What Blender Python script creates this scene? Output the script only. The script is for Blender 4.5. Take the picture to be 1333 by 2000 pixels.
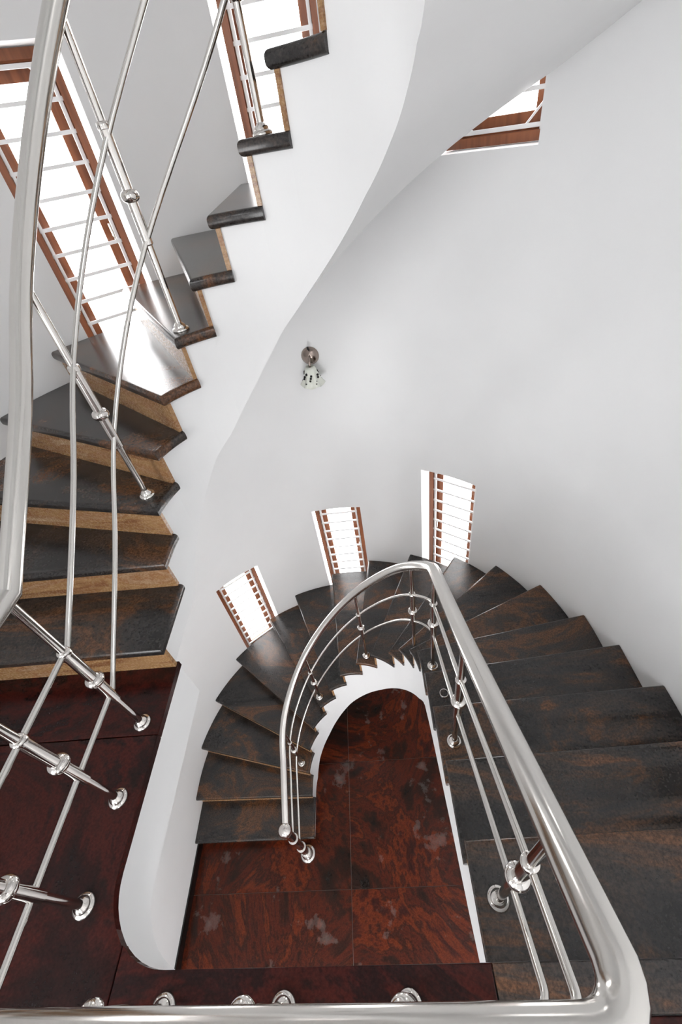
import bpy, bmesh, math, random
from mathutils import Vector, Matrix
random.seed(4)
for o in list(bpy.data.objects): bpy.data.objects.remove(o)
SC = bpy.context.scene; COL = SC.collection
PI = math.pi
# ------------------------------------------------------------------ camera
FPX, PITCH, ROLL, YAW, EYE = 832.1, 0.7328, -0.18529, -0.11095, 1.527   # focal length in pixels of a 1333x2000 frame
cy, sy, cp, sp = math.cos(YAW), math.sin(YAW), math.cos(PITCH), math.sin(PITCH)
fw = Vector((sy*cp, cy*cp, -sp)); rt = Vector((cy, -sy, 0)); up = rt.cross(fw)
rt2 = math.cos(ROLL)*rt + math.sin(ROLL)*up; up2 = -math.sin(ROLL)*rt + math.cos(ROLL)*up
cam = bpy.data.cameras.new('camera'); camo = bpy.data.objects.new('camera', cam); COL.objects.link(camo)
cam.sensor_fit = 'VERTICAL'; cam.sensor_height = 36; cam.lens = 36*FPX/2000; cam.clip_start = 0.02
M = Matrix((rt2, up2, -fw)).transposed().to_4x4(); M.translation = (0, 0, EYE); camo.matrix_world = M
SC.camera = camo
# ------------------------------------------------------------------ sky and exposure
SKY = 11.0
w = bpy.data.worlds.new('sky'); SC.world = w; w.use_nodes = True
bg = w.node_tree.nodes['Background']; bg.inputs[0].default_value = (0.985, 0.99, 1.0, 1); bg.inputs[1].default_value = SKY
SC.view_settings.view_transform = 'Standard'; SC.view_settings.look = 'None'
SC.view_settings.gamma = 1; SC.view_settings.use_curve_mapping = False
SC.view_settings.exposure = 0.06
# ------------------------------------------------------------------ helpers
def tag(o, label=None, cat=None, group=None, kind=None):
    for k, v in (('label', label), ('category', cat), ('group', group), ('kind', kind)):
        if v: o[k] = v
    return o
def empty(name, loc=(0, 0, 0)):
    o = bpy.data.objects.new(name, None); COL.objects.link(o); o.location = loc; o.empty_display_size = .1
    return o
def link(name, me, mat, parent=None):
    o = bpy.data.objects.new(name, me); COL.objects.link(o)
    if mat and not me.materials: me.materials.append(mat)
    if parent:
        o.parent = parent
        q = parent; off = Vector((0, 0, 0))
        while q: off += q.location; q = q.parent
        o.location = -off                      # vertices are given in room coordinates
    return o
def mesh(name, bm, mat, parent=None, smooth=None):
    bmesh.ops.recalc_face_normals(bm, faces=bm.faces[:])
    me = bpy.data.meshes.new(name); bm.to_mesh(me); bm.free()
    if smooth is not None:
        for f in me.polygons: f.use_smooth = True
        me.set_sharp_from_angle(angle=math.radians(smooth))
    return link(name, me, mat, parent)
def centre(o):
    """put the origin of a mesh object at its own middle"""
    me = o.data; c = Vector((0, 0, 0))
    for v in me.vertices: c += v.co
    c /= len(me.vertices)
    for v in me.vertices: v.co -= c
    o.location = o.location + c
    return o
def prism(bm, poly, z0, z1):
    b = [bm.verts.new((x, y, z0)) for x, y in poly]; t = [bm.verts.new((x, y, z1)) for x, y in poly]
    n = len(poly); bm.faces.new(t); bm.faces.new(b[::-1])
    for i in range(n): bm.faces.new((b[i], b[(i+1) % n], t[(i+1) % n], t[i]))
    return b, t
def box(bm, c, u, v, n, hu, hv, hn):
    """box round c with half sizes along the unit vectors u, v, n"""
    c, u, v, n = Vector(c), Vector(u), Vector(v), Vector(n)
    P = [bm.verts.new(c + u*hu*a + v*hv*b + n*hn*d) for a in (-1, 1) for b in (-1, 1) for d in (-1, 1)]
    for f in ((0, 1, 3, 2), (4, 6, 7, 5), (0, 4, 5, 1), (2, 3, 7, 6), (0, 2, 6, 4), (1, 5, 7, 3)):
        bm.faces.new([P[i] for i in f])
def tube(bm, pts, rad, seg=16, caps=True):
    pts = [Vector(p) for p in pts]; rings = []; n = len(pts)
    t0 = (pts[1]-pts[0]).normalized()
    a = Vector((0, 0, 1)) if abs(t0.z) < .9 else Vector((1, 0, 0))
    nrm = (a - t0*a.dot(t0)).normalized()
    for i, p in enumerate(pts):
        d1 = (pts[i]-pts[i-1]).normalized() if i else t0
        d2 = (pts[i+1]-pts[i]).normalized() if i < n-1 else d1
        t = (d1+d2).normalized(); k = 1/max(.5, t.dot(d1))
        nrm = (nrm - t*nrm.dot(t)).normalized(); bn = t.cross(nrm)
        bend = d1.cross(d2)
        ring = []
        for j in range(seg):
            an = 2*PI*j/seg; o = nrm*math.cos(an)*rad + bn*math.sin(an)*rad
            if bend.length > 1e-4:                # mitre the joint
                m = (d2-d1).normalized(); o += m*o.dot(m)*(k-1)
            ring.append(bm.verts.new(p+o))
        rings.append(ring)
    for r0, r1 in zip(rings, rings[1:]):
        for j in range(seg): bm.faces.new((r0[j], r0[(j+1) % seg], r1[(j+1) % seg], r1[j]))
    if caps: bm.faces.new(rings[0][::-1]); bm.faces.new(rings[-1])
def lathe(bm, prof, c=(0, 0, 0), seg=20):
    rings = []
    for r, z in prof:
        rings.append([bm.verts.new((c[0]+r*math.cos(2*PI*j/seg), c[1]+r*math.sin(2*PI*j/seg), c[2]+z)) for j in range(seg)])
    for a, b in zip(rings, rings[1:]):
        for j in range(seg): bm.faces.new((a[j], a[(j+1) % seg], b[(j+1) % seg], b[j]))
    bm.faces.new(rings[0][::-1]); bm.faces.new(rings[-1])
def lerp(tab, t):
    if t <= tab[0][0]:
        (a, b), (c, d) = tab[0], tab[1]
    else:
        for i in range(len(tab)-1):
            (a, b), (c, d) = tab[i], tab[i+1]
            if t <= c: break
    return b + (d-b)*(t-a)/(c-a)
def horseshoe(t, c, R):
    """plan of the stair: up the left side (t<0), round the half circle (0..pi), back down the right side"""
    if t < 0: return Vector((c[0]-R, c[1]+t))
    if t <= PI: return Vector((c[0]-R*math.cos(t), c[1]+R*math.sin(t)))
    return Vector((c[0]+R, c[1]-(t-PI)))
# ------------------------------------------------------------------ materials
def mat(name):
    m = bpy.data.materials.new(name); m.use_nodes = True
    return m, m.node_tree, m.node_tree.nodes['Principled BSDF']
def plain(name, col, rough=.5, metal=0, spec=.5):
    m, t, b = mat(name)
    b.inputs['Base Color'].default_value = (*col, 1); b.inputs['Roughness'].default_value = rough
    b.inputs['Metallic'].default_value = metal; b.inputs['Specular IOR Level'].default_value = spec
    return m
def ramp(t, stops):
    r = t.nodes.new('ShaderNodeValToRGB'); e = r.color_ramp.elements
    while len(e) < len(stops): e.new(.5)
    for x, (p, c) in zip(e, stops): x.position = p; x.color = (*c, 1)
    return r
def granite(name, stops, speck, scale=2.2, warp=1.4, rough=.14, stretch=(1, 1, 1), dust=0, spec=.5, detail=8):
    m, t, b = mat(name); N = t.nodes.new; L = t.links.new; b.inputs['Specular IOR Level'].default_value = spec
    geo = N('ShaderNodeNewGeometry'); info = N('ShaderNodeObjectInfo')
    off = N('ShaderNodeVectorMath'); off.operation = 'SCALE'; L(info.outputs['Random'], off.inputs['Scale']); off.inputs[0].default_value = (7, 11, 5)
    add = N('ShaderNodeVectorMath'); L(geo.outputs['Position'], add.inputs[0]); L(off.outputs[0], add.inputs[1])
    mp = N('ShaderNodeMapping'); L(add.outputs[0], mp.inputs[0]); mp.inputs['Scale'].default_value = stretch
    rot = N('ShaderNodeMath'); rot.operation = 'MULTIPLY'; L(info.outputs['Random'], rot.inputs[0]); rot.inputs[1].default_value = 1.2
    cmb = N('ShaderNodeCombineXYZ'); L(rot.outputs[0], cmb.inputs[2]); L(cmb.outputs[0], mp.inputs['Rotation'])
    n1 = N('ShaderNodeTexNoise'); L(mp.outputs[0], n1.inputs['Vector']); n1.inputs['Scale'].default_value = scale
    n1.inputs['Detail'].default_value = detail; n1.inputs['Roughness'].default_value = .66; n1.inputs['Distortion'].default_value = warp
    rp = ramp(t, stops); L(n1.outputs['Fac'], rp.inputs[0])
    n2 = N('ShaderNodeTexNoise'); L(geo.outputs['Position'], n2.inputs['Vector']); n2.inputs['Scale'].default_value = 120
    n2.inputs['Detail'].default_value = 4; n2.inputs['Roughness'].default_value = .7
    rs = ramp(t, [(.38, speck), (.62, (1, 1, 1))]); L(n2.outputs['Fac'], rs.inputs[0])
    mx = N('ShaderNodeMix'); mx.data_type = 'RGBA'; mx.blend_type = 'MULTIPLY'; mx.inputs[0].default_value = .85
    L(rp.outputs[0], mx.inputs[6]); L(rs.outputs[0], mx.inputs[7]); out = mx.outputs[2]
    rr = N('ShaderNodeMapRange'); L(n2.outputs['Fac'], rr.inputs[0]); rr.inputs[3].default_value = rough-.04; rr.inputs[4].default_value = rough+.08
    rsock = rr.outputs[0]
    if dust:
        n3 = N('ShaderNodeTexNoise'); L(geo.outputs['Position'], n3.inputs['Vector']); n3.inputs['Scale'].default_value = 4.2
        n3.inputs['Detail'].default_value = 6; n3.inputs['Roughness'].default_value = .6
        rd = ramp(t, [(.62, (0, 0, 0)), (.80, (dust, dust, dust))]); L(n3.outputs['Fac'], rd.inputs[0])
        md = N('ShaderNodeMix'); md.data_type = 'RGBA'; L(rd.outputs[0], md.inputs[0]); L(out, md.inputs[6]); md.inputs[7].default_value = (.3, .26, .24, 1)
        out = md.outputs[2]
        ad = N('ShaderNodeMath'); L(rd.outputs[0], ad.inputs[0]); L(rsock, ad.inputs[1]); rsock = ad.outputs[0]
    L(out, b.inputs['Base Color']); L(rsock, b.inputs['Roughness'])
    return m
def plaster(name, col):
    m, t, b = mat(name); N = t.nodes.new; L = t.links.new
    geo = N('ShaderNodeNewGeometry'); n = N('ShaderNodeTexNoise'); L(geo.outputs['Position'], n.inputs['Vector']); n.inputs['Scale'].default_value = 2.5; n.inputs['Detail'].default_value = 5
    r = ramp(t, [(.3, [c*.97 for c in col]), (.7, col)]); L(n.outputs['Fac'], r.inputs[0]); L(r.outputs[0], b.inputs['Base Color'])
    n2 = N('ShaderNodeTexNoise'); L(geo.outputs['Position'], n2.inputs['Vector']); n2.inputs['Scale'].default_value = 9; n2.inputs['Detail'].default_value = 3
    bp = N('ShaderNodeBump'); bp.inputs['Strength'].default_value = .04; bp.inputs['Distance'].default_value = .02; L(n2.outputs['Fac'], bp.inputs['Height']); L(bp.outputs[0], b.inputs['Normal'])
    b.inputs['Roughness'].default_value = .5; b.inputs['Specular IOR Level'].default_value = .3
    return m
WHITE = plaster('white_paint', (.86, .863, .864))
RED = granite('red_granite', [(.34, (.012, .008, .006)), (.43, (.036, .011, .006)), (.485, (.10, .017, .007)), (.52, (.034, .011, .006)), (.565, (.16, .027, .008)), (.62, (.05, .011, .006)), (.72, (.014, .008, .006))], (.5, .45, .45), .8, 2.8, .2, (1, .7, 1), dust=.45, spec=.25, detail=11)
LAND = granite('landing_granite', [(.36, (.008, .006, .006)), (.46, (.026, .008, .007)), (.53, (.062, .011, .008)), (.58, (.018, .007, .007)), (.66, (.052, .011, .008))], (.5, .45, .45), 1.3, 2.2, .17, (.6, 1, 1), spec=.22, detail=11)
DARK = granite('black_brown_granite', [(.33, (.016, .015, .014)), (.45, (.040, .035, .033)), (.53, (.064, .046, .036)), (.60, (.17, .075, .034)), (.655, (.075, .046, .030)), (.74, (.032, .028, .025))], (.22, .22, .24), 2.0, 1.5, .22, (.6, 1.3, 1), spec=.5, detail=9)
TAN = granite('tan_granite', [(.36, (.24, .11, .05)), (.48, (.43, .26, .125)), (.55, (.32, .16, .075)), (.64, (.50, .34, .21))], (.82, .78, .72), 2.6, 1.6, .25, (.6, .6, 3.5), detail=11)
STEEL = plain('stainless_steel', (.66, .64, .61), .17, 1)
CHROME = plain('polished_steel', (.72, .69, .66), .1, 1)
WOOD, _t, _b = mat('brown_wood')
_n = _t.nodes.new('ShaderNodeTexNoise'); _g = _t.nodes.new('ShaderNodeNewGeometry'); _m = _t.nodes.new('ShaderNodeMapping'); _m.inputs['Scale'].default_value = (30, 30, 2)
_t.links.new(_g.outputs['Position'], _m.inputs[0]); _t.links.new(_m.outputs[0], _n.inputs['Vector']); _n.inputs['Scale'].default_value = 1.5
_r = ramp(_t, [(.3, (.17, .052, .020)), (.7, (.28, .095, .038))]); _t.links.new(_n.outputs['Fac'], _r.inputs[0]); _t.links.new(_r.outputs[0], _b.inputs['Base Color']); _b.inputs['Roughness'].default_value = .35
GRILLE = plain('white_enamel', (.85, .85, .85), .35)
BLACK = plain('black_stone', (.006, .006, .006), .25)
GLASS, _t, _b = mat('window_glass')
_tr = _t.nodes.new('ShaderNodeBsdfTransparent'); _gl = _t.nodes.new('ShaderNodeBsdfGlossy'); _gl.inputs['Roughness'].default_value = .02
_lw = _t.nodes.new('ShaderNodeLayerWeight'); _pw = _t.nodes.new('ShaderNodeMath'); _pw.operation = 'POWER'; _pw.inputs[1].default_value = 4; _t.links.new(_lw.outputs['Facing'], _pw.inputs[0])
_fr = _t.nodes.new('ShaderNodeMath'); _fr.operation = 'MULTIPLY_ADD'; _fr.inputs[1].default_value = .8; _fr.inputs[2].default_value = .04; _t.links.new(_pw.outputs[0], _fr.inputs[0]); _mx = _t.nodes.new('ShaderNodeMixShader')
_t.links.new(_fr.outputs[0], _mx.inputs[0]); _t.links.new(_tr.outputs[0], _mx.inputs[1]); _t.links.new(_gl.outputs[0], _mx.inputs[2]); _t.links.new(_mx.outputs[0], _t.nodes['Material Output'].inputs[0])
SHADE = plain('frosted_glass', (.80, .82, .74), .25)
BRASS = plain('dull_lamp_metal', (.34, .28, .25), .2, 1)
# ------------------------------------------------------------------ the stair's plan
RISE = .17; NR = 19; H = NR*RISE
CI, RI = (-.35, 1.22), .51            # tips of the treads
CF, RF = (-.3565, 1.22), .5285        # white inner face
CO, RO = (-.385, 1.25), 1.575         # outer wall
CR, RR = (-.36, 1.22), .585           # railing
D = math.radians
TI = [None, -.38, -.10, D(4), D(19.5), D(34.3), D(50), D(64.2), D(78), D(95.6), D(111), D(129.5), D(141.2), D(155.2), D(168), PI+.12, PI+.37, PI+.65, PI+.93, PI+1.195]
TO = [None, -.405, -.11, D(10), D(24.6), D(39), D(56.6), D(69.1), D(84.8), D(99.2), D(114.5), D(129.9), D(143.7), D(158), D(172), PI+.08, PI+.38, PI+.66, PI+.95, PI+1.225]
BACK = -3.2; TOP = 6.1; WT = .25
# ------------------------------------------------------------------ walls
# window: x of both jambs on the wall's inner face, sill and head heights
WIN = [(-1.505, -1.16, -2.70, -1.40), (-.575, -.14, -2.24, -.98), (.375, .73, -1.88, -.51),
       (-1.465, -1.105, .60, 1.95), (-.475, -.015, 1.01, 2.26), (.44, .815, 1.35, 2.72)]
def tof(x):
    return math.acos(max(-1, min(1, (CO[0]-x)/RO)))
WT_ = [(tof(a), tof(b), z0, z1) for a, b, z0, z1 in WIN]
def far_wall():
    ts = {0.0, PI}; zs = {-H, TOP}
    for a, b, z0, z1 in WT_: ts |= {a, b}; zs |= {z0, z1}
    ts = sorted(ts); zs = sorted(zs); full = []
    for a, b in zip(ts, ts[1:]):
        n = max(1, math.ceil((b-a)/D(2))); full += [a+(b-a)*i/n for i in range(n)]
    full.append(PI); ts = full
    hole = lambda i, j: any(a-1e-6 <= ts[i] and ts[i+1] <= b+1e-6 and z0-1e-6 <= zs[j] and zs[j+1] <= z1+1e-6 for a, b, z0, z1 in WT_)
    bm = bmesh.new(); V = {}
    for s in (0, 1):
        for i, t in enumerate(ts):
            p = horseshoe(t, CO, RO+WT*s)
            for j, z in enumerate(zs): V[s, i, j] = bm.verts.new((p.x, p.y, z))
    I, J = len(ts)-1, len(zs)-1
    solid = lambda i, j: 0 <= i < I and 0 <= j < J and not hole(i, j)
    for i in range(I):
        for j in range(J):
            if hole(i, j): continue
            for s in (0, 1): bm.faces.new([V[s, i, j], V[s, i+1, j], V[s, i+1, j+1], V[s, i, j+1]][::1 if s else -1])
            for di, dj, a, b in ((-1, 0, (i, j), (i, j+1)), (1, 0, (i+1, j), (i+1, j+1)), (0, -1, (i, j), (i+1, j)), (0, 1, (i, j+1), (i+1, j+1))):
                if not solid(i+di, j+dj): bm.faces.new([V[0, a[0], a[1]], V[0, b[0], b[1]], V[1, b[0], b[1]], V[1, a[0], a[1]]])
    bmesh.ops.delete(bm, geom=[v for v in bm.verts if not v.link_faces], context='VERTS')
    return tag(mesh('wall_far', bm, WHITE, smooth=30), 'white curved stairwell wall pierced by narrow windows', kind='structure')
far_wall()
def slab(name, x0, x1, y0, y1, z0, z1, m=WHITE, kind='structure', parent=None, label=None):
    bm = bmesh.new(); prism(bm, [(x0, y0), (x1, y0), (x1, y1), (x0, y1)], z0, z1)
    return tag(mesh(name, bm, m, parent), label=label, kind=kind)
XL, XR = CO[0]-RO, CO[0]+RO
def pierced(name, u0, u1, holes, place):
    """straight wall with rectangular openings, built of solid blocks"""
    bm = bmesh.new()
    zs = sorted({-H, TOP} | {z for o in holes for z in o[2:]}); us = sorted({u0, u1} | {u for o in holes for u in o[:2]})
    for a0, a1 in zip(us, us[1:]):
        for z0, z1 in zip(zs, zs[1:]):
            if any(a <= a0 and a1 <= b and c <= z0 and z1 <= d for a, b, c, d in holes): continue
            prism(bm, place(a0, a1), z0, z1)
    bmesh.ops.remove_doubles(bm, verts=bm.verts[:], dist=1e-5)
    return tag(mesh(name, bm, WHITE), kind='structure')
# openings added out of view behind and beside the landing to bring in daylight
OPW = [(-1.2, .4, -2.6, -1.05), (-.7, .0, .05, .6), (-1.9, -1.2, 2.6, 3.4)]
OPL = [(-2.8, -1.0, -2.3, -1.3), (-2.8, -.7, .05, 1.5)]
OPR = [(-2.3, -1.0, 2.6, 3.7)]
pierced('wall_back', XL, XR, OPW, lambda a, b: [(a, BACK-WT), (b, BACK-WT), (b, BACK), (a, BACK)])
pierced('wall_right', BACK, CO[1], OPR, lambda a, b: [(XR, a), (XR+WT, a), (XR+WT, b), (XR, b)])
pierced('wall_left', BACK, CO[1], OPL, lambda a, b: [(XL-WT, a), (XL, a), (XL, b), (XL-WT, b)])
slab('ceiling', XL, XR, BACK, CO[1]+RO, TOP, TOP+.15)
# black skirting at the foot of the left wall
slab('baseboard_left', XL, XL+.012, BACK, .868, -H, -H+.10, BLACK)
# ------------------------------------------------------------------ lower floor of large red tiles
bm = bmesh.new(); prism(bm, [(XL, BACK), (XR, BACK)] + [tuple(horseshoe(PI-PI*i/40, CO, RO)) for i in range(41)], -H-.2, -H-.004)
fl = tag(mesh('floor', bm, plain('grout', (.16, .12, .10), .8)), 'polished dark red granite floor at the foot of the stair', kind='structure')
G = .0018
for x0, x1 in ((XL, -.56), (-.56, .84), (.84, XR)):
    ys = [BACK, -2.37, -1.4, -.46, .51, 1.48, 2.45, 2.83]
    for y0, y1 in zip(ys, ys[1:]):
        # clip the tile to the round end of the room
        poly = []
        n = 14
        lim = lambda x: CO[1] + math.sqrt(max(0, RO*RO-(x-CO[0])**2))
        X = [x0+G + (x1-x0-2*G)*i/n for i in range(n+1)]
        tops = [(x, min(y1-G, lim(x)-.001)) for x in X]
        tops = [(x, y) for x, y in tops if y > y0+G+.01]
        if len(tops) < 2: continue
        if y1 <= CO[1] or all(abs(y-(y1-G)) < 1e-6 for x, y in tops): tops = [tops[0], tops[-1]]
        poly = [(tops[0][0], y0+G), (tops[-1][0], y0+G)] + tops[::-1]
        bm = bmesh.new(); prism(bm, poly, -H-.02, -H); centre(mesh('tile', bm, RED, fl))
# ------------------------------------------------------------------ landing
LB = -.27; LY = .84; LX, LF, LR = -.872, .022, .2   # edge along the well: left side, front side, corner radius
corner = [(LX+LR-LR*math.cos(a), LF+LR-LR*math.sin(a)) for a in [PI/2*i/12 for i in range(13)]]
XB = .155                                             # where the dark granite of the right flight begins
def inset(pts, d):
    return [(LX-d+LR+d-(LR+d)*math.cos(a), LF-d+LR+d-(LR+d)*math.sin(a)) for a in [PI/2*i/12 for i in range(13)]]
bm = bmesh.new()
prism(bm, [(XL, BACK), (XR, BACK), (XR, LF-.012), (.172, LF-.012)] + inset(corner, .012)[::-1] + [(LX-.012, LY+.05), (XL, LY+.05)], LB, -.03)
land = tag(mesh('landing_floor', bm, WHITE, smooth=30), 'dark red granite landing with white edge round the open well', kind='structure')
i0 = 5; g = .0012
def tile(poly, m):
    bm = bmesh.new(); b, t = prism(bm, poly, -.03, 0)
    ed = [e for e in bm.edges if all(abs(v.co.z) < 1e-6 for v in e.verts)]
    bmesh.ops.bevel(bm, geom=ed, offset=.003, segments=2, affect='EDGES', profile=.5)
    return centre(mesh('tile', bm, m, land))
JX = -.80
xs_ = [p for p in corner]
left_arc = [p for p in corner if p[0] <= JX-.001]; right_arc = [p for p in corner if p[0] > JX+.001]
aj = math.acos((LX+LR-JX)/LR); pj = LF+LR-LR*math.sin(aj)
tile([(XL, .605+g), (LX, .605+g), (LX, LY+.05), (XL, LY+.05)], LAND)
tile([(XL, -.7), (JX-g, -.7), (JX-g, pj)] + left_arc[::-1] + [(LX, .605-g), (XL, .605-g)], LAND)
tile([(JX+g, -.7), (XB-g, -.7), (XB-g, LF)] + right_arc[::-1] + [(JX+g, pj)], LAND)
tile([(XB+g, -.062), (XR, -.062), (XR, LF), (XB+g, LF)], DARK)
tile([(XB+g, -.7), (XR, -.7), (XR, -.062-2*g), (XB+g, -.062-2*g)], LAND)
for x0, x1 in ((XL, JX), (JX, XB), (XB, XR)):
    for y0, y1 in ((-1.95, -.7), (BACK, -1.95)): tile([(x0+g, y0+g), (x1-g, y0+g), (x1-g, y1-g), (x0+g, y1-g)], LAND)
# ------------------------------------------------------------------ staircases
SOF_LOW = [(-.5, -.2), (-.2, 0), (.2, .02), (.43, .18), (.81, .37), (1.37, .76), (1.93, 1.07), (2.39, 1.37), (2.84, 1.66), (3.1, 1.90), (3.33, 2.10), (3.53, 2.23), (3.9, 2.46), (4.16, 2.60), (4.4, 2.76)]
SOF_UP = [(-.4, -.2), (-.31, -.14), (.02, .03), (.49, .29), (.81, .48), (1.01, .56), (1.33, .75), (1.64, .95), (1.95, 1.11), (2.19, 1.23), (2.45, 1.36), (2.71, 1.47), (2.95, 1.56), (3.21, 1.63), (3.5, 1.80), (3.9, 2.2), (4.4, 2.6)]
# outer edge of the soffit
SOF_OUT = [(-.4, -.2), (0, .03), (.5, .28), (1.0, .55), (1.4, .80), (D(101.6), 1.065), (D(124), 1.39), (D(131.5), 1.48), (D(139.5), 1.56), (D(150), 1.68), (PI, 1.90), (3.5, 2.1), (3.9, 2.35), (4.4, 2.62)]
TH = .042
def flight(zb, sof, label, group):
    root = tag(empty('staircase', (-.385, LY, zb)), label, 'staircase')
    # white body: inner face, underside and steps
    bm = bmesh.new(); SUB = 6
    def stations(k):
        t0i, t0o = TI[k], TO[k]
        if k < NR: t1i, t1o = TI[k+1], TO[k+1]
        for q in range(SUB+1): yield t0i+(t1i-t0i)*q/SUB, t0o+(t1o-t0o)*q/SUB
    DT = .03
    for k in range(1, NR):
        ring = []
        zt = zb + k*RISE - TH + .004
        for ti, to in stations(k):
            a, b = horseshoe(ti+DT/.53 if 0 < ti < PI else ti+DT, CF, RF), horseshoe(to+(DT/1.575 if 0 < to < PI else DT), CO, RO)
            za = max(zb + lerp(sof, ti), zb); zo = max(zb + lerp(SOF_OUT, to), zb)
            if zb < -1: za = max(za, zb+.0); 
            za = min(za, zt-.05); zo = min(zo, zt-.05)
            if zb > -1: za = max(za, zb+LB if k == 1 else -9)
            mids = []
            for u in (.25, .5, .75):
                m_ = a.lerp(b, u); e = u*u*(3-2*u)
                mids.append(((m_.x, m_.y, zt), (m_.x, m_.y, za+(zo-za)*u)))
            row = [((a.x, a.y, zt), (a.x, a.y, za))] + mids + [((b.x, b.y, zt), (b.x, b.y, zo))]
            ring.append([(bm.verts.new(p), bm.verts.new(q)) for p, q in row])
        for r0, r1 in zip(ring, ring[1:]):
            for j in range(4):
                bm.faces.new((r0[j][0], r1[j][0], r1[j+1][0], r0[j+1][0]))
                bm.faces.new((r0[j][1], r0[j+1][1], r1[j+1][1], r1[j][1]))
            bm.faces.new((r0[0][0], r0[0][1], r1[0][1], r1[0][0]))
        for rr_ in (ring[0], ring[-1]):
            for j in range(4): bm.faces.new((rr_[j][0], rr_[j+1][0], rr_[j+1][1], rr_[j][1]))
    bmesh.ops.remove_doubles(bm, verts=bm.verts[:], dist=1e-5)
    o = mesh('stringer', bm, WHITE, root, smooth=35); o['label'] = 'smooth white plastered inner face and underside'
    for k in range(1, NR):
        z = zb + k*RISE
        n = 8; rr = .015; ex = .035 if k < NR-1 else 0
        sh = lambda t, q, R_: t + (q/R_ if 0 < t < PI else q)
        bm = bmesh.new(); rings = []
        arc = [(rr*(1-math.cos(D(a))), rr*(1-math.sin(D(a)))) for a in (0, 22.5, 45, 67.5, 90)]
        for d, zz in [(d_, z-TH+h_) for d_, h_ in arc[::-1]] + [(d_, z-h_) for d_, h_ in arc] + [(rr+.004, z)]:   # half-round nosing and inner end
            i0_, i1_ = sh(TI[k], d, RI), sh(TI[k+1], ex, RI); o0_, o1_ = sh(TO[k], d, RO), sh(TO[k+1], ex, RO)
            inn = [horseshoe(i0_+(i1_-i0_)*q/n, CI, RI+d) for q in range(n+1)]
            out = [horseshoe(o0_+(o1_-o0_)*q/n, CO, RO-.002) for q in range(n+1)]
            rings.append(([bm.verts.new((p.x, p.y, zz)) for p in inn], [bm.verts.new((p.x, p.y, zz)) for p in out]))
        for (a0, b0), (a1, b1) in zip(rings, rings[1:]):
            lo, hi = b0[::-1]+a0, b1[::-1]+a1
            for q in range(len(lo)): p_ = (q+1) % len(lo); bm.faces.new((lo[q], lo[p_], hi[p_], hi[q]))
        for a0, b0 in (rings[0], rings[-1]):   # underside and top
            for q in range(n): bm.faces.new((a0[q], a0[q+1], b0[q+1], b0[q]))
        centre(mesh('tread', bm, DARK, root, smooth=40))
    for k in range(1, NR+1):
        z1 = zb + k*RISE - (TH if k < NR else .03); z0 = zb + (k-1)*RISE
        dt = .026
        f = lambda t, c, R, s: horseshoe(t+(s/R if 0 < t < PI else s), c, R)
        rp_ = RF-.008 if zb > -1 else RF-.0005
        a0, a1 = f(TI[k], CF, rp_, dt), f(TI[k], CF, rp_, dt+.016)
        b0, b1 = f(TO[k], CO, RO-.003, dt), f(TO[k], CO, RO-.003, dt+.016)
        bm = bmesh.new(); prism(bm, [tuple(a0), tuple(b0), tuple(b1), tuple(a1)], z0, z1)
        o = centre(mesh('riser', bm, TAN, root)); o['label'] = 'tan veined granite riser'
    return root
flight(-H, SOF_LOW, 'winding staircase of dark granite treads rising from the red tiled floor', None)
flight(0, SOF_UP, 'winding staircase rising from the landing, seen partly from below', None)
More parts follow.
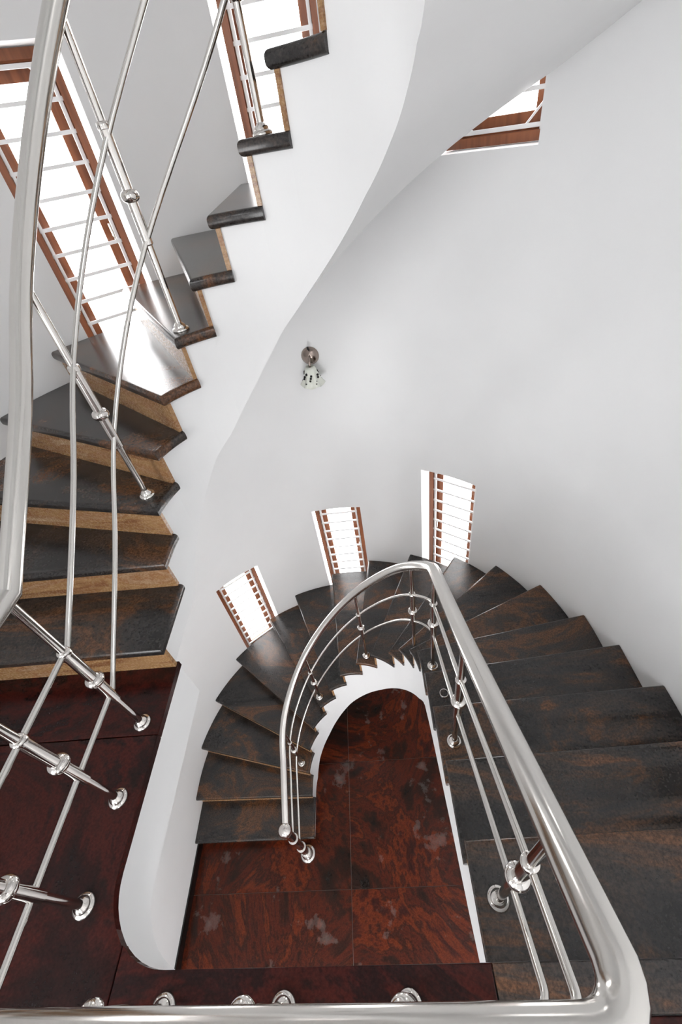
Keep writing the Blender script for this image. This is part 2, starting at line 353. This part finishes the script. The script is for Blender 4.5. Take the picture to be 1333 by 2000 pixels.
# ------------------------------------------------------------------ windows
def build_window(i, x0, x1, z0, z1):
    a, b = horseshoe(tof(x0), CO, RO), horseshoe(tof(x1), CO, RO)
    m = (a+b)/2; u = (b-a).normalized(); n = Vector((-u.y, u.x))          # n points outdoors
    if n.dot(m-Vector(CO)) < 0: n = -n
    W2 = (b-a).length/2; hh = (z1-z0)/2; zc = (z0+z1)/2
    U, Nn, Z = Vector((u.x, u.y, 0)), Vector((n.x, n.y, 0)), Vector((0, 0, 1))
    sag = RO-math.sqrt(RO*RO-W2*W2)
    base = Vector((m.x, m.y, zc)) + Nn*(sag+.145)
    root = tag(empty('window_%d' % (i+1), (base.x, base.y, z0)), kind='structure')
    root['label'] = ['narrow grilled window above the fifth tread from the red floor', 'narrow grilled window at the middle of the lower turn', 'narrow grilled window with a deep white jamb at the end of the lower turn', 'tall grilled window throwing glare on the treads above the landing', 'grilled window beside the topmost treads in view', 'window cut off by the sloping white underside of the stair'][i]
    fw_, fd = .036, .035
    P = lambda du, dz, dn: base + U*du + Z*dz + Nn*dn
    def part(name, boxes, mt, par=root):
        bm = bmesh.new()
        for c, hu, hz, hn in boxes: box(bm, P(*c), U, Z, Nn, hu, hz, hn)
        return mesh(name, bm, mt, par)
    g_ = .004
    def surround(name, w_, h_, th, dn, hd, mt, par=root):
        return part(name, [((-w_+th/2, 0, dn), th/2, h_, hd), ((w_-th/2, 0, dn), th/2, h_, hd), ((0, h_-th/2, dn), w_-th, th/2, hd), ((0, -h_+th/2, dn), w_-th, th/2, hd)], mt, par)
    surround('window_frame', W2-g_, hh-g_, fw_, 0, fd, WOOD)
    # inward-facing grille bars
    gw = W2-fw_-.016; gh = hh-fw_-.02; gr = .0078; gd = -.012
    nb = max(3, round(2*gh/.112))
    for s in (-1, 1): centre(part('grille_bar', [((s*gw, 0, gd), gr, gh+.018, gr)], GRILLE))
    for q in range(nb+1):
        zz = -gh + 2*gh*q/nb
        centre(part('grille_bar', [((0, zz, gd-.006), gw+.02, gr, gr*.8)], GRILLE))
    for s in (-1, 1):
        for e in (-1, 1):
            bm = bmesh.new(); tube(bm, [P(s*gw, e*(gh-.075), gd), P(s*(gw-.075), e*gh, gd)], .005, 6); centre(mesh('grille_bar', bm, GRILLE, root))
    # hinged sash behind the grille
    sash = surround('sash', W2-fw_*.8, hh-fw_*.8, .072, .040, .016, WOOD)
    part('pane', [((0, 0, .045), W2-fw_-.058, hh-fw_-.058, .002)], GLASS, sash)
    bm = bmesh.new(); s = 1 if i % 3 != 2 else -1
    c = P(s*(W2-fw_-.03), -.05, .02); tube(bm, [c, c-Nn*.02, c-Nn*.024+Z*.03, c-Nn*.018+Z*.075], .005, 8)
    h_ = mesh('handle', bm, CHROME, sash, smooth=40)
    # sky portal: only guides light sampling through the opening
    L = bpy.data.lights.new('sky_portal', 'AREA'); L.shape = 'RECTANGLE'; L.size = 2*W2; L.size_y = 2*hh; L.cycles.is_portal = True
    lo = bpy.data.objects.new('sky_portal', L); COL.objects.link(lo)
    lo.matrix_world = Matrix.Translation(base+Nn*.08) @ Matrix((U, Z, Nn if U.cross(Z).dot(Nn) > 0 else -Nn)).transposed().to_4x4()
for i, wv in enumerate(WIN): build_window(i, *wv)
for x0, x1, z0, z1 in OPW:
    L = bpy.data.lights.new('sky_portal', 'AREA'); L.shape = 'RECTANGLE'; L.size = x1-x0; L.size_y = z1-z0; L.cycles.is_portal = True
    lo = bpy.data.objects.new('sky_portal', L); COL.objects.link(lo); lo.location = ((x0+x1)/2, BACK-.1, (z0+z1)/2); lo.rotation_euler = (-PI/2, 0, 0)
    lo.rotation_euler = (PI/2, 0, 0)
for sx, (y0, y1, z0, z1) in [(-1, o) for o in OPL] + [(1, o) for o in OPR]:
    L = bpy.data.lights.new('sky_portal', 'AREA'); L.shape = 'RECTANGLE'; L.size = z1-z0; L.size_y = y1-y0; L.cycles.is_portal = True
    lo = bpy.data.objects.new('sky_portal', L); COL.objects.link(lo); lo.location = (XL-.1 if sx < 0 else XR+.1, (y0+y1)/2, (z0+z1)/2); lo.rotation_euler = (0, sx*PI/2, 0)
# ------------------------------------------------------------------ railing
RL_LOW = [(-.47, -H+.89), (-.40, -H+.93), (.06, -H+1.19), (.66, -H+1.50), (1.22, -H+1.90), (1.87, -H+2.41), (2.43, -H+2.82), (2.74, -H+3.01), (3.06, -H+3.20), (3.66, -H+3.54), (4.2, -H+3.88), (PI+1.23, -H+4.0)]
RL_UP = [(-.55, .770), (0, 1.165), (.17, 1.27), (.33, 1.37), (.43, 1.44), (.54, 1.52), (.66, 1.61), (.8, 1.72), (.95, 1.85), (1.2, 1.99), (1.4, 2.105), (1.57, 2.22), (1.78, 2.34), (2.43, 2.82), (2.74, 3.01), (3.06, 3.20), (3.66, 3.54), (PI+1.22, 4.0)]
FY = -.046; HZ = .765; RXR = CR[0]+RR; RXL = CR[0]-RR
def smooth_lerp(tab, t):
    return sum(lerp(tab, t+d)*wt for d, wt in ((-.2, 1), (-.1, 2), (0, 3), (.1, 2), (.2, 1)))/9 if .15 < t < 2.95 else lerp(tab, t)
def rail_path(dz, r_c):
    pts = []
    t = -.455
    while t < PI+1.10:
        p = horseshoe(t, CR, RR); pts.append(Vector((p.x, p.y, smooth_lerp(RL_LOW, t)+dz))); t += .06 if 0 < t < PI else .1
    # corner at the top of the lower flight, along the landing, corner, and up again
    zc = HZ+dz
    for i in range(7):
        a = PI/2*i/6; pts.append(Vector((RXR-r_c+r_c*math.cos(a), FY+r_c-r_c*math.sin(a), zc-.02*(1-i/6))))
    for i in range(7):
        a = PI/2*i/6; pts.append(Vector((RXL+r_c-r_c*math.sin(a), FY+r_c-r_c*math.cos(a), zc)))
    t = -.55; q = []
    while t < PI+1.15:
        p = horseshoe(t, CR, RR); q.append(Vector((p.x, p.y, lerp(RL_UP, t)+dz))); t += .03/RR if 0 <= t < PI else min(.03, -t if t < 0 else 1)
        if abs(t) < 1e-9: t = 1e-6
    for _ in range(60):                                # ease the line, keeping the mitre where it leaves the landing
        q = [q[0]] + [Vector((q[i].x, q[i].y, (q[i-1].z+q[i].z*2+q[i+1].z)/4)) for i in range(1, len(q)-1)] + [q[-1]]
    for _ in range(18): q = [q[0]] + [(q[i-1]+q[i]*2+q[i+1])/4 for i in range(1, len(q)-1)] + [q[-1]]
    return pts + q[::2]
rail = tag(empty('stair_railing', (-.36, 0, 0)), 'stainless steel railing with round handrail and two thin rods following both flights', 'railing')
bm = bmesh.new(); tube(bm, rail_path(0, .055), .0272, 32); mesh('handrail', bm, STEEL, rail, smooth=22)
for dz in (-.262, -.53):
    bm = bmesh.new(); tube(bm, rail_path(dz, .03), .0087, 12); mesh('rod', bm, STEEL, rail, smooth=40)
def rail_z(x, y, low):
    """height of the handrail's axis above a point of its plan"""
    if y < .6 and x < 0 and not low: return HZ
    if y < 0: return HZ
    t = (y-CR[1]) if (y < CR[1] and x < CR[0]) else (PI+CR[1]-y if y < CR[1] else PI-math.atan2(y-CR[1], x-CR[0]))
    return smooth_lerp(RL_LOW if low else RL_UP, t)
def baluster(x, y, z, ztop, newel=False):
    b = bmesh.new()
    h = ztop-z
    kf = 2.2 if newel else 1; k = 2.7 if newel else 1
    lathe(b, [(.0118*k, 0), (.0118*k, h)], (x, y, z), 20)
    post = mesh('baluster', b, CHROME, rail, smooth=40)
    b = bmesh.new(); lathe(b, [(q*kf, e*kf) for q, e in ((.0315, 0), (.0325, .004), (.029, .010), (.023, .013), (.022, .019), (.016, .025), (.0125, .03))], (x, y, z), 24)
    mesh('base_flange', b, CHROME, post, smooth=50)
    if newel:
        for zz in (z+.09, z+.3, z+.62):
            b = bmesh.new(); lathe(b, [(.0318, zz-.016), (.039, zz-.012), (.0395, zz+.012), (.0318, zz+.016)], (x, y, 0), 24); mesh('collar', b, CHROME, post, smooth=40)
        b = bmesh.new(); rb = .052; lathe(b, [(.012, ztop-.05)] + [(rb*math.cos(a), ztop+.03+rb*math.sin(a)) for a in [D(-75+15*i) for i in range(11)]] + [(.004, ztop+.03+rb)], (x, y, 0), 24); mesh('ball_cap', b, CHROME, post, smooth=60)
        return
    zu, zl = ztop-.255, ztop-.56
    b = bmesh.new(); lathe(b, [(.0122, zl-.004), (.0165, zl), (.0165, zu), (.0122, zu+.004)], (x, y, 0), 18); mesh('sleeve', b, CHROME, post, smooth=40)
    b = bmesh.new(); lathe(b, [(.0156, zu-.010), (.019, zu-.008), (.0195, zu), (.0185, zu+.007), (.0156, zu+.010)], (x, y, 0), 20); mesh('collar', b, CHROME, post, smooth=50)
    zk = zl + .135
    b = bmesh.new(); lathe(b, [(.0156, zk-.018)] + [(.0156+.0135*math.cos(a), zk+.016*math.sin(a)) for a in [D(-75+15*i) for i in range(11)]] + [(.0156, zk+.018)], (x, y, 0), 24); mesh('ring_knob', b, CHROME, post, smooth=60)
def on_curve(t): p = horseshoe(t, CR, RR); return p.x, p.y
def angle(x, y): return PI-math.atan2(y-CR[1], x-CR[0])
baluster(RXL, .76, -H, -H+.885, True)
for x, y, k in ((-.93, 1.34, 3), (-.69, 1.71, 6), (-.21, 1.79, 9), (.15, 1.5, 12)):
    t = angle(x, y); X, Y = on_curve(t); baluster(X, Y, -H+k*RISE, smooth_lerp(RL_LOW, t))
for y, k in ((1.215, 14), (.69, 16), (.15, 18)): baluster(RXR, y, -H+k*RISE, rail_z(RXR, y, True))
for x in (-.05, -.35, -.65): baluster(x, FY, 0, HZ)
for y in (.15, .41, .65): baluster(RXL, y, 0, HZ)
for x, y, k in ((-.94, 1.36, 3), (-.68, 1.72, 6), (-.22, 1.8, 9), (.15, 1.5, 12)):
    t = angle(x, y); X, Y = on_curve(t); baluster(X, Y, k*RISE, smooth_lerp(RL_UP, t))
# ------------------------------------------------------------------ wall lamp
lt = tof(-.325); lp = horseshoe(lt, CO, RO); ln = (Vector(CO)-lp).normalized()
lamp = tag(empty('wall_lamp', (lp.x, lp.y, .41)), 'small wall lamp with round metal mount and spotted frosted shade', 'wall lamp')
def local(o, rot=None):
    o.location = (0, 0, 0)
    return o
N3 = Vector((ln.x, ln.y, 0)); S3 = Vector((-ln.y, ln.x, 0)); Z3 = Vector((0, 0, 1))
def at(s, n, z): return S3*s + N3*n + Z3*z
bm = bmesh.new(); prof = [(.060, 0), (.060, .008), (.052, .022), (.034, .034), (.008, .039)]
rings = [[bm.verts.new(at(r*math.cos(2*PI*j/24), n, r*math.sin(2*PI*j/24))) for j in range(24)] for r, n in prof]
for a, b in zip(rings, rings[1:]):
    for j in range(24): bm.faces.new((a[j], a[(j+1) % 24], b[(j+1) % 24], b[j]))
bm.faces.new(rings[0]); bm.faces.new(rings[-1]); local(mesh('mount', bm, BRASS, lamp, smooth=40))
bm = bmesh.new(); tube(bm, [at(0, .03, .0), at(0, .075, .012), at(0, .095, -.005), at(0, .098, -.04)], .008, 10); local(mesh('arm', bm, BRASS, lamp, smooth=40))
bm = bmesh.new(); tube(bm, [at(0, .02, .052), at(0, .045, .062), at(0, .05, .075)], .007, 8); local(mesh('finial', bm, BLACK, lamp, smooth=40))
bm = bmesh.new(); prof = [(.026, -.03), (.036, -.045), (.044, -.08), (.056, -.12), (.078, -.155)]; seg = 48; rings = []
for q, (r, z) in enumerate(prof):
    e = (q/4)**2
    rings.append([bm.verts.new(at((r+.009*e*math.cos(6*2*PI*j/seg))*math.cos(2*PI*j/seg), .098+(r+.009*e*math.cos(6*2*PI*j/seg))*math.sin(2*PI*j/seg), z+.008*e*math.cos(6*2*PI*j/seg))) for j in range(seg)])
for a, b in zip(rings, rings[1:]):
    for j in range(seg): bm.faces.new((a[j], a[(j+1) % seg], b[(j+1) % seg], b[j]))
sh = mesh('shade', bm, SHADE, lamp, smooth=60); local(sh)
sm = sh.modifiers.new('thickness', 'SOLIDIFY'); sm.thickness = .003
bm = bmesh.new()
for q in range(26):
    an = 2*PI*(q*.2713); zf = .2+.7*((q*.618) % 1); z = -.045-.105*zf; r = lerp([(-.155, .074), (-.12, .056), (-.08, .044), (-.045, .036)], z)+.002
    c = at(r*math.cos(an), .098+r*math.sin(an), z); s_ = .0065+.0045*((q*.37) % 1)
    bmesh.ops.create_icosphere(bm, subdivisions=1, radius=s_, matrix=Matrix.Translation(c))
local(mesh('spots', bm, BLACK, sh))['kind'] = 'stuff'
# ------------------------------------------------------------------ loose cover ring on a tread
bm = bmesh.new(); zr = -H+15*RISE; cr_ = (.240, .975); prof = [(.019, 0), (.026, 0), (.026, .005), (.022, .011), (.019, .011)]
rings = [[bm.verts.new((r*math.cos(2*PI*j/28), r*math.sin(2*PI*j/28), z)) for j in range(28)] for r, z in prof]
for a, b in zip(rings, rings[1:]+rings[:1]):
    for j in range(28): bm.faces.new((a[j], a[(j+1) % 28], b[(j+1) % 28], b[j]))
o = tag(mesh('cover_ring', bm, CHROME, smooth=40), 'loose steel cover ring lying on a dark tread beside the railing', 'ring'); o.location = (*cr_, zr)
